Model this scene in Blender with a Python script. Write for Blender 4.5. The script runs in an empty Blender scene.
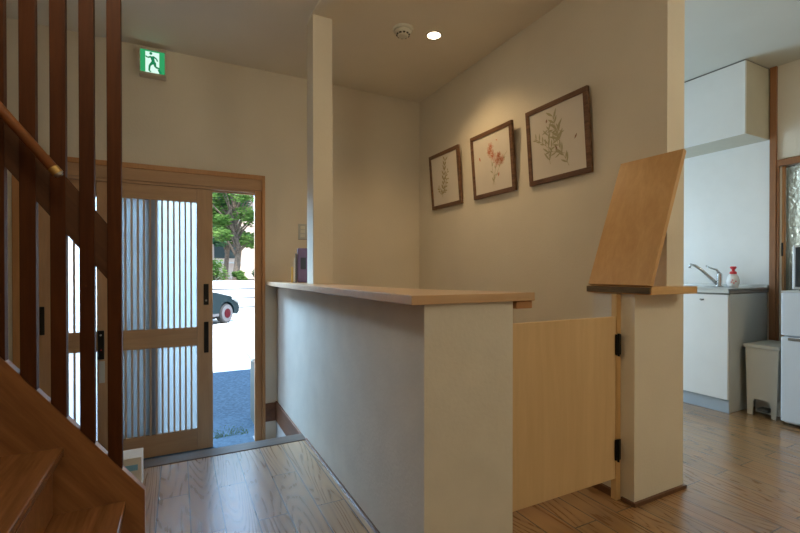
import bpy, bmesh, math, random
from mathutils import Vector, Matrix
C = bpy.context.scene.collection
R = math.radians
random.seed(7)

# ---------------------------------------------------------------- materials
def new_mat(name):
    m = bpy.data.materials.new(name); m.use_nodes = True
    nt = m.node_tree; nt.nodes.clear()
    out = nt.nodes.new('ShaderNodeOutputMaterial')
    return m, nt, out
def node(nt, kind, **kw):
    n = nt.nodes.new(kind)
    for k, v in kw.items():
        if k in n.inputs.keys(): n.inputs[k].default_value = v
        else: setattr(n, k, v)
    return n
def rgb(c): return (c[0], c[1], c[2], 1)
def ramp(nt, stops):
    r = nt.nodes.new('ShaderNodeValToRGB'); e = r.color_ramp.elements
    while len(e) < len(stops): e.new(.5)
    for i, (p, c) in enumerate(stops): e[i].position = p; e[i].color = rgb(c)
    return r
def objvec(nt, scale, rot=(0, 0, 0)):
    tc = nt.nodes.new('ShaderNodeTexCoord'); mp = nt.nodes.new('ShaderNodeMapping')
    mp.inputs['Scale'].default_value = scale; mp.inputs['Rotation'].default_value = rot
    nt.links.new(tc.outputs['Object'], mp.inputs['Vector']); return mp
def plain(name, c, rough=.5, metal=0, spec=.5, var=.06, vs=9, bump=0, bs=200, emit=None, es=0):
    m, nt, out = new_mat(name)
    b = node(nt, 'ShaderNodeBsdfPrincipled', Roughness=rough, Metallic=metal)
    b.inputs['Specular IOR Level'].default_value = spec
    mp = objvec(nt, (1, 1, 1))
    n = node(nt, 'ShaderNodeTexNoise', Scale=vs, Detail=5); nt.links.new(mp.outputs[0], n.inputs['Vector'])
    r = ramp(nt, [(.3, [x * (1 - var) for x in c]), (.7, [min(1, x * (1 + var)) for x in c])])
    nt.links.new(n.outputs['Fac'], r.inputs[0]); nt.links.new(r.outputs[0], b.inputs['Base Color'])
    if bump:
        n2 = node(nt, 'ShaderNodeTexNoise', Scale=bs, Detail=6); nt.links.new(mp.outputs[0], n2.inputs['Vector'])
        bp = node(nt, 'ShaderNodeBump', Strength=bump, Distance=.004)
        nt.links.new(n2.outputs['Fac'], bp.inputs['Height']); nt.links.new(bp.outputs[0], b.inputs['Normal'])
    if emit:
        b.inputs['Emission Color'].default_value = rgb(emit); b.inputs['Emission Strength'].default_value = es
    nt.links.new(b.outputs[0], out.inputs[0]); return m
def wood(name, dark, light, axis='z', rough=.45, scale=1.0, contrast=1.0, coat=0, spec=.5, slope=0):
    """long grain running along the given axis"""
    m, nt, out = new_mat(name)
    b = node(nt, 'ShaderNodeBsdfPrincipled', Roughness=rough)
    b.inputs['Specular IOR Level'].default_value = spec
    b.inputs['Coat Weight'].default_value = coat
    s = {'x': (1.2, 14, 14), 'y': (14, 1.2, 14), 'z': (14, 14, 1.2)}[axis]
    mp = objvec(nt, tuple(v * scale for v in s))
    n = node(nt, 'ShaderNodeTexNoise', Scale=1.0, Detail=8, Roughness=.62, Distortion=1.1)
    s2 = tuple(v * scale * 7 for v in s)
    mp2 = objvec(nt, s2); n2 = node(nt, 'ShaderNodeTexNoise', Scale=1.0, Detail=3)
    if slope:
        for q in (mp, mp2):
            tcn = q.inputs['Vector'].links[0].from_node; ro = nt.nodes.new('ShaderNodeMapping'); ro.inputs['Rotation'].default_value = (0, slope, 0)
            nt.links.new(tcn.outputs['Object'], ro.inputs['Vector']); nt.links.new(ro.outputs[0], q.inputs['Vector'])
    nt.links.new(mp.outputs[0], n.inputs['Vector']); nt.links.new(mp2.outputs[0], n2.inputs['Vector'])
    mx = node(nt, 'ShaderNodeMath', operation='MULTIPLY_ADD'); mx.inputs[1].default_value = .35
    nt.links.new(n2.outputs['Fac'], mx.inputs[0]); nt.links.new(n.outputs['Fac'], mx.inputs[2])
    w = .22 / contrast
    r = ramp(nt, [(.675 - w, dark), (.675, [(a + c) / 2 for a, c in zip(dark, light)]), (.675 + w, light)])
    nt.links.new(mx.outputs[0], r.inputs[0]); nt.links.new(r.outputs[0], b.inputs['Base Color'])
    bp = node(nt, 'ShaderNodeBump', Strength=.12, Distance=.002)
    nt.links.new(n2.outputs['Fac'], bp.inputs['Height']); nt.links.new(bp.outputs[0], b.inputs['Normal'])
    nt.links.new(b.outputs[0], out.inputs[0]); return m
def floor_mat():
    m, nt, out = new_mat('oak floor boards')
    L = nt.links.new
    b = node(nt, 'ShaderNodeBsdfPrincipled')
    tc = nt.nodes.new('ShaderNodeTexCoord'); sp = nt.nodes.new('ShaderNodeSeparateXYZ'); L(tc.outputs['Object'], sp.inputs[0])
    ax = node(nt, 'ShaderNodeMath', operation='ADD'); ax.inputs[1].default_value = 10 * .1215 - .041; L(sp.outputs['X'], ax.inputs[0])
    ay = node(nt, 'ShaderNodeMath', operation='ADD'); ay.inputs[1].default_value = 6.65; L(sp.outputs['Y'], ay.inputs[0])
    cb = nt.nodes.new('ShaderNodeCombineXYZ'); L(ay.outputs[0], cb.inputs['X']); L(ax.outputs[0], cb.inputs['Y'])
    br = node(nt, 'ShaderNodeTexBrick'); br.offset = .37; br.offset_frequency = 2; br.squash = 1
    for k, v in {'Scale': 1.0, 'Mortar Size': .0026, 'Mortar Smooth': .1, 'Brick Width': .98, 'Row Height': .1215, 'Bias': 0}.items(): br.inputs[k].default_value = v
    br.inputs['Color1'].default_value = (0, 0, 0, 1); br.inputs['Color2'].default_value = (1, 1, 1, 1); br.inputs['Mortar'].default_value = (.5, .5, .5, 1)
    L(cb.outputs[0], br.inputs['Vector'])
    # per-board offset so that the grain breaks at every board
    off = node(nt, 'ShaderNodeMath', operation='MULTIPLY'); off.inputs[1].default_value = 31.7; L(br.outputs['Color'], off.inputs[0])
    mp = nt.nodes.new('ShaderNodeMapping'); mp.inputs['Scale'].default_value = (6.5, .8, 1); L(tc.outputs['Object'], mp.inputs['Vector'])
    n = node(nt, 'ShaderNodeTexNoise', noise_dimensions='4D', Scale=1.0, Detail=1.2, Roughness=.45, Distortion=.35); L(mp.outputs[0], n.inputs['Vector']); L(off.outputs[0], n.inputs['W'])
    ring = node(nt, 'ShaderNodeMath', operation='MULTIPLY'); ring.inputs[1].default_value = 120; L(n.outputs['Fac'], ring.inputs[0])
    sn = node(nt, 'ShaderNodeMath', operation='SINE'); L(ring.outputs[0], sn.inputs[0])
    sr = node(nt, 'ShaderNodeMapRange'); sr.inputs['From Min'].default_value = -1; sr.inputs['From Max'].default_value = 1; L(sn.outputs[0], sr.inputs['Value'])
    mp2 = nt.nodes.new('ShaderNodeMapping'); mp2.inputs['Scale'].default_value = (80, 1.6, 1); L(tc.outputs['Object'], mp2.inputs['Vector'])
    n2 = node(nt, 'ShaderNodeTexNoise', Scale=1.0, Detail=4); L(mp2.outputs[0], n2.inputs['Vector'])
    g = node(nt, 'ShaderNodeMix', data_type='FLOAT'); g.inputs['Factor'].default_value = .52; L(sr.outputs[0], g.inputs[2]); L(n2.outputs['Fac'], g.inputs[3])
    r = ramp(nt, [(.12, (.22, .112, .043)), (.45, (.34, .185, .074)), (.88, (.41, .24, .102))]); L(g.outputs[0], r.inputs[0])
    tint = ramp(nt, [(0, (.78, .76, .74)), (.5, (1, 1, 1)), (1, (1.0, .9, .78))]); L(br.outputs['Color'], tint.inputs[0])
    mu = node(nt, 'ShaderNodeMix', data_type='RGBA', blend_type='MULTIPLY'); mu.inputs['Factor'].default_value = .8; L(r.outputs[0], mu.inputs[6]); L(tint.outputs[0], mu.inputs[7])
    se = node(nt, 'ShaderNodeMix', data_type='RGBA'); L(br.outputs['Fac'], se.inputs['Factor']); L(mu.outputs[2], se.inputs[6]); se.inputs[7].default_value = (.03, .018, .01, 1)
    L(se.outputs[2], b.inputs['Base Color'])
    rr = node(nt, 'ShaderNodeMapRange'); rr.inputs['To Min'].default_value = .24; rr.inputs['To Max'].default_value = .36; L(g.outputs[0], rr.inputs['Value']); L(rr.outputs[0], b.inputs['Roughness'])
    b.inputs['Specular IOR Level'].default_value = .6; b.inputs['Coat Weight'].default_value = .8; b.inputs['Coat Roughness'].default_value = .22; b.inputs['Coat IOR'].default_value = 1.7
    bp = node(nt, 'ShaderNodeBump', Strength=.25, Distance=.0015)
    hh = node(nt, 'ShaderNodeMath', operation='MULTIPLY_ADD'); hh.inputs[1].default_value = -1.5; L(br.outputs['Fac'], hh.inputs[0]); L(g.outputs[0], hh.inputs[2])
    L(hh.outputs[0], bp.inputs['Height']); L(bp.outputs[0], b.inputs['Normal'])
    L(b.outputs[0], out.inputs[0]); return m
def frosted(name, c, rough=.4):
    m, nt, out = new_mat(name); L = nt.links.new
    t = node(nt, 'ShaderNodeBsdfTranslucent', Color=rgb([x * .62 for x in c]))
    g = node(nt, 'ShaderNodeBsdfRefraction', Color=rgb([x * .62 for x in c]), Roughness=rough, IOR=1.12)
    d = node(nt, 'ShaderNodeBsdfDiffuse', Color=rgb([x * .6 for x in c]))
    a_ = nt.nodes.new('ShaderNodeMixShader'); a_.inputs[0].default_value = .20; L(t.outputs[0], a_.inputs[1]); L(g.outputs[0], a_.inputs[2])
    b_ = nt.nodes.new('ShaderNodeMixShader'); b_.inputs[0].default_value = .12; L(a_.outputs[0], b_.inputs[1]); L(d.outputs[0], b_.inputs[2])
    L(b_.outputs[0], out.inputs[0]); return m
def pattern_glass(name):
    m, nt, out = new_mat(name); L = nt.links.new
    b = node(nt, 'ShaderNodeBsdfPrincipled', Roughness=.22); b.inputs['Base Color'].default_value = (.50, .56, .50, 1)
    b.inputs['Transmission Weight'].default_value = .9; b.inputs['IOR'].default_value = 1.3
    mp = objvec(nt, (1, 1, 1)); v = node(nt, 'ShaderNodeTexVoronoi', Scale=38); L(mp.outputs[0], v.inputs['Vector'])
    bp = node(nt, 'ShaderNodeBump', Strength=.9, Distance=.006); L(v.outputs['Distance'], bp.inputs['Height']); L(bp.outputs[0], b.inputs['Normal'])
    L(b.outputs[0], out.inputs[0]); return m
def emission(name, c, s):
    m, nt, out = new_mat(name)
    e = node(nt, 'ShaderNodeEmission', Color=rgb(c), Strength=s); nt.links.new(e.outputs[0], out.inputs[0]); return m
def leaf_mat(name, c1, c2):
    m, nt, out = new_mat(name); L = nt.links.new
    mp = objvec(nt, (1, 1, 1)); n = node(nt, 'ShaderNodeTexNoise', Scale=2.2, Detail=4); L(mp.outputs[0], n.inputs['Vector'])
    r = ramp(nt, [(.35, c1), (.65, c2)]); L(n.outputs['Fac'], r.inputs[0])
    d = node(nt, 'ShaderNodeBsdfDiffuse'); t = node(nt, 'ShaderNodeBsdfTranslucent'); L(r.outputs[0], d.inputs[0]); L(r.outputs[0], t.inputs[0])
    mx = nt.nodes.new('ShaderNodeMixShader'); mx.inputs[0].default_value = .4; L(d.outputs[0], mx.inputs[1]); L(t.outputs[0], mx.inputs[2]); L(mx.outputs[0], out.inputs[0]); return m

WALL = (.74, .68, .575)
M = dict(
 plaster=plain('cream plaster', WALL, .92, spec=.15, var=.03, vs=3, bump=.35, bs=90),
 counter_plaster=plain('smooth counter plaster', (.72, .68, .60), .85, spec=.2, var=.045, vs=7, bump=.25, bs=60),
 ceiling=plain('ceiling paper', (.85, .81, .72), .95, spec=.1, var=.02, vs=3),
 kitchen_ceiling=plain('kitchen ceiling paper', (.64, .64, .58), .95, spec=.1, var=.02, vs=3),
 floor=floor_mat(),
 step=wood('step board', (.075, .05, .035), (.14, .095, .065), 'x', .34),
 dark_base=wood('dark skirting', (.10, .04, .018), (.17, .075, .033), 'y', .4),
 skirt=wood('brown skirting', (.13, .05, .02), (.22, .09, .036), 'y', .45),
 stair=wood('stair wood', (.19, .078, .029), (.40, .18, .07), 'x', .36, 1.0, .9, slope=-R(52)),
 tread=wood('tread wood', (.15, .06, .022), (.36, .16, .06), 'y', .27, .8, .9),
 baluster=wood('backlit baluster wood', (.050, .014, .004), (.094, .029, .008), 'z', .55, spec=.15),  # stair wood darkened: backlit shade put into the colour
 rail=wood('rail board wood', (.06, .023, .009), (.11, .042, .016), 'x', .5, spec=.3, slope=-R(52)),
 handrail=wood('handrail wood', (.18, .065, .022), (.28, .10, .034), 'x', .3),
 door=wood('door cedar', (.40, .235, .125), (.56, .35, .195), 'z', .5, 1, .7),
 doorh=wood('door cedar rail', (.40, .235, .125), (.56, .35, .195), 'x', .5, 1, .7),
 casing=wood('door casing', (.40, .19, .07), (.56, .28, .11), 'z', .45, 1, .8),
 slat=wood('slat wood', (.48, .35, .24), (.66, .50, .36), 'z', .55),
 ctop=wood('counter top wood', (.48, .30, .16), (.66, .44, .25), 'x', .33, .8, .7),
 ctopy=wood('counter edge wood', (.46, .28, .15), (.66, .44, .25), 'y', .4, .8, .7),
 gate=wood('gate plywood', (.60, .40, .20), (.74, .53, .29), 'z', .5, .7, .55),
 jamb=wood('jamb pine', (.66, .42, .18), (.82, .58, .28), 'z', .45),
 flap=wood('flap board', (.50, .27, .10), (.68, .42, .185), 'z', .4, .8, .7),
 cap=wood('cap board', (.58, .33, .13), (.74, .47, .21), 'x', .4),
 capend=wood('cap end grain', (.06, .038, .018), (.22, .15, .07), 'y', .8, 2.5),
 frame=wood('picture frame wood', (.05, .022, .01), (.26, .13, .065), 'y', .45, 2.2, .8),
 post=wood('brown post', (.22, .09, .035), (.36, .16, .065), 'z', .45),
 paper=plain('print paper', (.72, .66, .58), .7, var=.02),
 ink_green=plain('green ink', (.45, .41, .26), .8), ink_olive=plain('olive ink', (.42, .34, .17), .8),
 ink_red=plain('red ink', (.62, .24, .14), .8), ink_brown=plain('brown ink', (.30, .17, .10), .8),
 black=plain('black metal', (.018, .017, .016), .38, .6),
 brass=plain('brass', (.62, .42, .16), .3, .9), steel=plain('brushed steel', (.55, .56, .56), .28, 1.0),
 chrome=plain('chrome', (.62, .64, .66), .12, 1.0),
 white=plain('white laminate', (.80, .81, .80), .32, var=.015),
 whitepanel=plain('white kitchen panel', (.82, .83, .82), .3, var=.015),
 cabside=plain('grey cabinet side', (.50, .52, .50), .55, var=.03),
 upside=plain('shaded cabinet side', (.58, .55, .44), .6, var=.03),  # side turned from the window: shade put into its colour
 toe=plain('blue grey kick board', (.38, .45, .52), .4, var=.03),
 edge=plain('dark worktop edge', (.20, .19, .18), .4),
 bin=plain('beige plastic', (.60, .57, .50), .5, var=.02),
 bindark=plain('dark pedal plastic', (.10, .095, .09), .5),
 fridge=plain('blue-cast fridge door', (.68, .77, .88), .3, var=.01),  # bluish daylight cast mixed into the white door colour
 fridgeside=plain('white fridge casing', (.70, .73, .76), .4, var=.01),
 silver=plain('silver plastic', (.60, .60, .60), .35, .3), screen=plain('dark glass', (.03, .035, .04), .12),
 red=plain('red plastic', (.72, .05, .06), .35), soap=plain('white plastic bottle', (.86, .85, .83), .35),
 pink=plain('pink print', (.80, .32, .32), .5),
 purple=plain('purple cover', (.19, .13, .24), .5), navy=plain('navy cover', (.04, .045, .06), .45), yellow=plain('yellow cover', (.75, .50, .12), .5),
 pagewhite=plain('page block', (.82, .80, .74), .8),
 signwhite=emission('lit white sign', (.72, 1, .86), .75), signgreen=emission('lit green sign', (.04, .42, .15), .6),
 signman=emission('lit dark green figure', (.015, .26, .10), .6),
 signcase=plain('cream plastic', (.62, .56, .46), .5, var=.02),
 lampglass=emission('lit lamp', (1, .86, .62), 14), trimring=plain('white lamp trim', (.78, .72, .62), .5),
 detector=plain('detector plastic', (.70, .70, .62), .5), det_dark=plain('detector slot', (.10, .095, .08), .7),
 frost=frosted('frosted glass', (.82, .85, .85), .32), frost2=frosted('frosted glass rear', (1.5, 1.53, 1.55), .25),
 pglass=pattern_glass('patterned glass'),
 tile=plain('entrance tile', (.30, .30, .30), .6, var=.1, vs=20), apron=plain('pale grey plaster', (.70, .70, .68), .8),
 dark_ground=plain('speckled gravel ground', (.072, .108, .145), .95, spec=.1, var=.28, vs=38, bump=.5, bs=60),
 boxgrey=plain('grey green metal', (.10, .12, .11), .6), yard=plain('white yard ground', (.66, .65, .62), .9, var=.03, vs=2), concrete=plain('white concrete', (.60, .61, .61), .9, var=.05), concrete_dark=plain('dark joint concrete', (.12, .12, .13), .9),
 housewall=plain('pale house wall', (.62, .50, .42), .9), roof=plain('grey roof tiles', (.20, .21, .23), .7, var=.2, vs=30), housewin=plain('house window glass', (.05, .07, .07), .7, 0, .1),
 bark=plain('bark', (.16, .12, .09), .95, var=.35, vs=18, bump=.6, bs=20),
 leaf_a=leaf_mat('mid green leaves', (.08, .17, .04), (.20, .32, .09)), leaf_b=leaf_mat('dark green leaves', (.04, .11, .06), (.11, .22, .10)), leaf_c=leaf_mat('yellow green leaves', (.16, .26, .06), (.30, .42, .13)),
 carpaint=plain('dark teal paint', (.006, .018, .022), .4, 0, .12), carglass=plain('car glass', (.05, .07, .08), .08), tyre=plain('tyre', (.03, .03, .03), .7), rim=plain('pale rim', (.12, .115, .12), .5, 0, .2), hub=plain('red hub', (.06, .002, .006), .6, 0, .1), carlamp=plain('clear lamp', (.8, .8, .8), .15),
 moss=leaf_mat('moss', (.10, .20, .05), (.25, .33, .12)), facade=plain('outer facade', (.55, .52, .46), .9), boxwhite=plain('white board', (.84, .85, .84), .6), bluetape=plain('blue tape', (.25, .60, .90), .5),
)
bulbmat = M['lampglass']

# ---------------------------------------------------------------- mesh helpers
def bm_box(x0, x1, y0, y1, z0, z1, bev=0, bm=None, seg=2):
    t = bmesh.new(); bmesh.ops.create_cube(t, size=1)
    for v in t.verts:
        v.co = Vector(((x0 + x1) / 2 + v.co.x * (x1 - x0), (y0 + y1) / 2 + v.co.y * (y1 - y0), (z0 + z1) / 2 + v.co.z * (z1 - z0)))
    if bev: bmesh.ops.bevel(t, geom=t.edges[:], offset=bev, segments=seg, profile=.5, affect='EDGES')
    return merge(bm, t)
def merge(bm, t):
    if bm is None: return t
    me = bpy.data.meshes.new('tmp'); t.to_mesh(me); t.free(); bm.from_mesh(me); bpy.data.meshes.remove(me); return bm
def bm_prism(pts, axis, a0, a1, bev=0, bm=None):
    """polygon of 2D points extruded along an axis: 'y' -> (x,z) points, 'x' -> (y,z), 'z' -> (x,y)"""
    t = bmesh.new()
    def P(p, a): return {'y': (p[0], a, p[1]), 'x': (a, p[0], p[1]), 'z': (p[0], p[1], a)}[axis]
    lo = [t.verts.new(P(p, a0)) for p in pts]; hi = [t.verts.new(P(p, a1)) for p in pts]
    t.faces.new(lo); t.faces.new(hi[::-1]); n = len(pts)
    for i in range(n): t.faces.new((lo[i], hi[i], hi[(i + 1) % n], lo[(i + 1) % n]))
    bmesh.ops.recalc_face_normals(t, faces=t.faces[:])
    if bev: bmesh.ops.bevel(t, geom=t.edges[:], offset=bev, segments=2, profile=.5, affect='EDGES')
    return merge(bm, t)
def bm_tube(pts, rad, seg=12, bm=None, closed=False):
    t = bmesh.new(); pts = [Vector(p) for p in pts]; rings = []
    rads = rad if isinstance(rad, (list, tuple)) else [rad] * len(pts)
    up = Vector((0, 0, 1))
    for i, p in enumerate(pts):
        d = (pts[min(i + 1, len(pts) - 1)] - pts[max(i - 1, 0)]).normalized()
        u = up if abs(d.dot(up)) < .95 else Vector((1, 0, 0))
        a = d.cross(u).normalized(); b = d.cross(a).normalized()
        rings.append([t.verts.new(p + (a * math.cos(2 * math.pi * k / seg) + b * math.sin(2 * math.pi * k / seg)) * rads[i]) for k in range(seg)])
    for i in range(len(rings) - 1):
        for k in range(seg): t.faces.new((rings[i][k], rings[i][(k + 1) % seg], rings[i + 1][(k + 1) % seg], rings[i + 1][k]))
    t.faces.new(rings[0][::-1]); t.faces.new(rings[-1])
    bmesh.ops.recalc_face_normals(t, faces=t.faces[:])
    return merge(bm, t)
def bm_lathe(prof, centre, seg=32, axis='z', bm=None):
    """prof: (radius, height) points"""
    t = bmesh.new(); rings = []
    for r, h in prof:
        ring = []
        for k in range(seg):
            a = 2 * math.pi * k / seg; c, s = r * math.cos(a), r * math.sin(a)
            v = {'z': (c, s, h), 'y': (c, h, s), 'x': (h, c, s)}[axis]
            ring.append(t.verts.new(Vector(centre) + Vector(v)))
        rings.append(ring)
    for i in range(len(rings) - 1):
        for k in range(seg): t.faces.new((rings[i][k], rings[i][(k + 1) % seg], rings[i + 1][(k + 1) % seg], rings[i + 1][k]))
    t.faces.new(rings[0][::-1]); t.faces.new(rings[-1])
    bmesh.ops.recalc_face_normals(t, faces=t.faces[:])
    return merge(bm, t)
def obj(name, bm, mat, parent=None, base=None, smooth=False):
    """mesh given in world coordinates; stored relative to its thing's base"""
    o0 = Vector(parent['_o']) if parent is not None else (Vector(base) if base is not None else Vector((0, 0, 0)))
    me = bpy.data.meshes.new(name)
    bmesh.ops.translate(bm, verts=bm.verts[:], vec=-o0)
    bm.to_mesh(me); bm.free()
    if smooth:
        for p in me.polygons: p.use_smooth = True
    for m_ in (mat if isinstance(mat, list) else [mat]): me.materials.append(m_)
    o = bpy.data.objects.new(name, me); C.objects.link(o)
    if parent is not None: o.parent = parent
    else: o.location = o0
    o['_o'] = tuple(o0)
    return o
def tag(o, label, cat, group=None, kind=None):
    if label: o['label'] = label
    if cat: o['category'] = cat
    if group: o['group'] = group
    if kind: o['kind'] = kind
    return o
def thing(name, label, cat, loc, group=None):
    o = bpy.data.objects.new(name, None); C.objects.link(o); o.location = loc; o['_o'] = tuple(loc)
    o.empty_display_size = .05
    return tag(o, label, cat, group)
def struct(name, bm, m, label, cat='structure', parent=None):
    o = obj(name, bm, m, parent)
    if parent is None: o['kind'] = 'structure'; tag(o, label, cat)
    return o
def copy_thing(root, vec, label=None):
    r = root.copy(); C.objects.link(r); r.location = root.location + Vector(vec)
    if label: r['label'] = label
    for ch in root.children:
        c = ch.copy(); C.objects.link(c); c.parent = r
        for g in ch.children:
            d = g.copy(); C.objects.link(d); d.parent = c
    return r

# ---------------------------------------------------------------- key dimensions (metres)
D = 3.43            # inside face of the entrance wall
ZC = 2.541          # ceiling
XW = 1.954          # picture wall
YE = 1.188          # end of the picture wall and of the low wall
XK = 4.0            # kitchen wall
XL, XB, YB = -2.35, 4.0, -2.2
GZ = -.30           # entrance floor and ground
XC = .681           # counter outer face

# ---------------------------------------------------------------- floor, walls, ceiling
fb = bm_prism([(XL, YB), (XB, YB), (XB, D), (XC + .06, D), (XC + .06, 2.56), (XL, 2.56)], 'z', -.12, 0)
struct('floor', fb, M['floor'], 'brown oak floorboards running towards the entrance', 'floor')
struct('trim_1', bm_box(XL, XC - .001, 2.552, 2.66, -.05, .004, .004), M['step'], 'dark wooden edge board of the floor above the entrance step', 'step edge')
struct('wall_step', bm_box(XL, XC, 2.562, 2.645, GZ, -.05), M['step'], 'riser below the wooden floor edge at the entrance', 'step riser')
struct('floor_entrance', bm_box(XL, XC + .1, 2.60, D + .16, GZ - .05, GZ), M['tile'], 'grey tiled floor of the sunken entrance', 'floor')

ox0, ox1, oz1 = -.90, .592, 1.735      # rough opening of the entrance
kx0, kx1, kz0, kz1 = 2.30, 3.35, .20, 1.85
w = bm_box(XL - .12, ox0, D, D + .16, GZ, ZC)
w = bm_box(ox1, kx0, D, D + .16, GZ, ZC, bm=w); w = bm_box(ox0, ox1, D, D + .16, oz1, ZC, bm=w)
w = bm_box(kx1, XB + .12, D, D + .16, GZ, ZC, bm=w)
w = bm_box(kx0, kx1, D, D + .16, GZ, kz0, bm=w); w = bm_box(kx0, kx1, D, D + .16, kz1, ZC, bm=w)
struct('wall_entrance', w, M['plaster'], 'cream plastered wall around the sliding entrance doors', 'wall')
struct('wall_upper', bm_box(-6, 8, D + .02, D + .16, ZC + .12, 3.80), M['facade'], 'outside wall of the upper floor above the entrance', 'wall')
struct('roof', bm_box(-6, 8, YB - .3, D + .3, 3.80, 3.92), M['roof'], 'roof slab over the house', 'roof')
struct('wall_left', bm_box(XL - .12, XL, YB, D, GZ, 3.8), M['plaster'], 'cream wall behind the stairs', 'wall')
struct('wall_back', bm_box(XL - .12, XB + .12, YB - .12, YB, -.12, 3.8), M['plaster'], 'cream wall at the back of the room', 'wall')
struct('wall_facade_left', bm_box(-6, XL - .12, D, D + .16, GZ, 3.8), M['facade'], 'outside wall left of the entrance', 'wall')
struct('wall_facade_right', bm_box(XB + .12, 8, D, D + .16, GZ, 3.8), M['facade'], 'outside wall right of the entrance', 'wall')
# ceiling with the stair opening
c = bm_box(-.30, 2.03, YB, D, ZC, ZC + .12); c = bm_box(XL, -.30, 1.86, D, ZC, ZC + .12, bm=c); c = bm_box(XL, -.30, YB, .90, ZC, ZC + .12, bm=c)
struct('ceiling', c, M['ceiling'], 'cream ceiling over the hall', 'ceiling')
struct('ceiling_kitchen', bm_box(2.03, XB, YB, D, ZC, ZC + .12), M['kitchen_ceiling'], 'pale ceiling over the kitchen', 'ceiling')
struct('trim_2', bm_box(.713, .833, -.6, 2.66, ZC - .012, ZC + .01), M['ceiling'], 'flat ceiling strip running from the square post', 'ceiling strip')
# picture wall, its low wall
wp = bm_prism([(1.732, YE), (2.083, YE), (2.083, D), (XW, D), (XW, 1.395), (1.732, 1.395)], 'z', 0, .906)
wp = bm_box(XW, 2.083, YE, D, .906, ZC, bm=wp)
struct('wall_pictures', wp, M['plaster'], 'cream plaster wall carrying the three framed prints, with a low stub at its end', 'wall')
b_ = bm_box(1.722, 2.093, YE - .012, YE, 0, .016); b_ = bm_box(1.722, 1.732, YE, 1.244, 0, .016, bm=b_); b_ = bm_box(1.716, 1.732, 1.28, 1.41, 0, .03, bm=b_); b_ = bm_box(1.716, XW, 1.395, 1.41, 0, .03, bm=b_)
b_ = bm_box(2.083, 2.093, YE, D, 0, .016, bm=b_)
struct('baseboard_right', b_, M['dark_base'], 'thin dark brown skirting round the wall end', 'skirting')
# square post
struct('wall_post', bm_box(.713, .833, 2.525, 2.66, .9295, ZC - .012, .003), M['plaster'], 'slim square plastered post rising from the counter to the ceiling', 'post')

# counter wall (outer face and end return)
cw = bm_prism([(XC, 1.165), (1.038, 1.165), (1.038, 1.29), (XC + .12, 1.29), (XC + .12, D), (XC, D)], 'z', 0, .8995)
cw = bm_box(XC, XC + .12, 2.6, D, GZ, 0.0, bm=cw)
struct('wall_counter', cw, M['counter_plaster'], 'plastered half-height wall of the reception counter', 'counter wall')
struct('baseboard_entrance', bm_box(.668, XC, 2.66, D, -.147, .0, .002, bm=bm_box(.592, .68, D - .014, D, -.147, -.008, .002)), M['skirt'], 'brown wooden skirting in the entrance corner', 'skirting')
struct('baseboard_counter', bm_box(XC - .012, XC, 1.165, 2.552, 0, .010, .001), M['dark_base'], 'thin dark strip along the foot of the counter wall', 'skirting')
struct('trim_3', bm_box(.672, XC, 2.66, D, GZ, -.150), M['apron'], 'pale grey panel under the skirting by the step', 'panel')

# counter top
ct = bm_prism([(.627, 1.148), (1.124, 1.148), (1.124, 1.175), (.955, 1.47), (.87, 1.75), (.85, 2.1), (.85, D), (.598, D), (.598, 3.25)], 'z', .900, .929, .0015)
T = thing('reception_counter', 'long pale wooden counter top with a widened front end, on the plastered half wall', 'counter top', (.75, 2.2, .900))
obj('top_board', ct, M['ctop'], T)
obj('support_block', bm_box(1.048, 1.122, 1.158, 1.30, .872, .8985, .003), M['casing'], T)

# ---------------------------------------------------------------- gate, jamb, raised flap, cap
T = thing('swing_gate', 'pale plywood half-height gate between the counter and the low wall', 'gate', (1.38, 1.26, .095))
obj('panel', bm_box(1.046, 1.698, 1.252, 1.272, .098, .806, .002), M['gate'], T)
for zt in (.685, .225):
    h = obj('hinge', bm_box(1.690, 1.722, 1.243, 1.251, zt - .045, zt + .045, .002), M['black'], T)
    obj('hinge_pin', bm_tube([(1.699, 1.239, zt - .049), (1.699, 1.239, zt + .049)], .005), M['black'], h)
T2 = tag(obj('gate_jamb', bm_box(1.703, 1.7315, 1.2515, 1.279, 0, .904, .002), M['jamb'], base=(1.717, 1.265, 0)), 'narrow pine jamb holding the gate hinges, fixed to the low wall', 'jamb')
T = thing('cap_shelf', 'wooden cap board on top of the low wall end', 'shelf', (1.85, 1.2, .906))
cb = bm_prism([(1.722, 1.108), (2.046, 1.108), (2.046, 1.187), (1.953, 1.187), (1.953, 1.42), (1.722, 1.42)], 'z', .906, .938, .0015)
obj('board', cb, M['cap'], T)
tag(obj('end_strip', bm_box(1.714, 1.722, 1.112, 1.418, .910, .936), M['capend'], T), 'rough dark end strip', None)
# raised flap: a board tilted against the wall
def tilted(p0, p1, y0, y1, th, bev=.002):
    d = Vector((p1[0] - p0[0], 0, p1[1] - p0[1])).normalized(); n = Vector((d.z, 0, -d.x))
    q = [(p0[0], p0[1]), (p1[0], p1[1]), (p1[0] + n.x * th, p1[1] + n.z * th), (p0[0] + n.x * th, p0[1] + n.z * th)]
    return bm_prism(q, 'y', y0, y1, bev)
T = thing('counter_flap', 'wooden counter flap raised and leaning against the end of the picture wall', 'counter flap', (1.72, 1.25, .9395))
obj('board', tilted((1.699, .946), (1.927, 1.530), 1.100, 1.398, .022), M['flap'], T)
obj('hinge', bm_tube([(1.715, 1.13, .9455), (1.715, 1.37, .9455)], .0055), M['black'], T)

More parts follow.
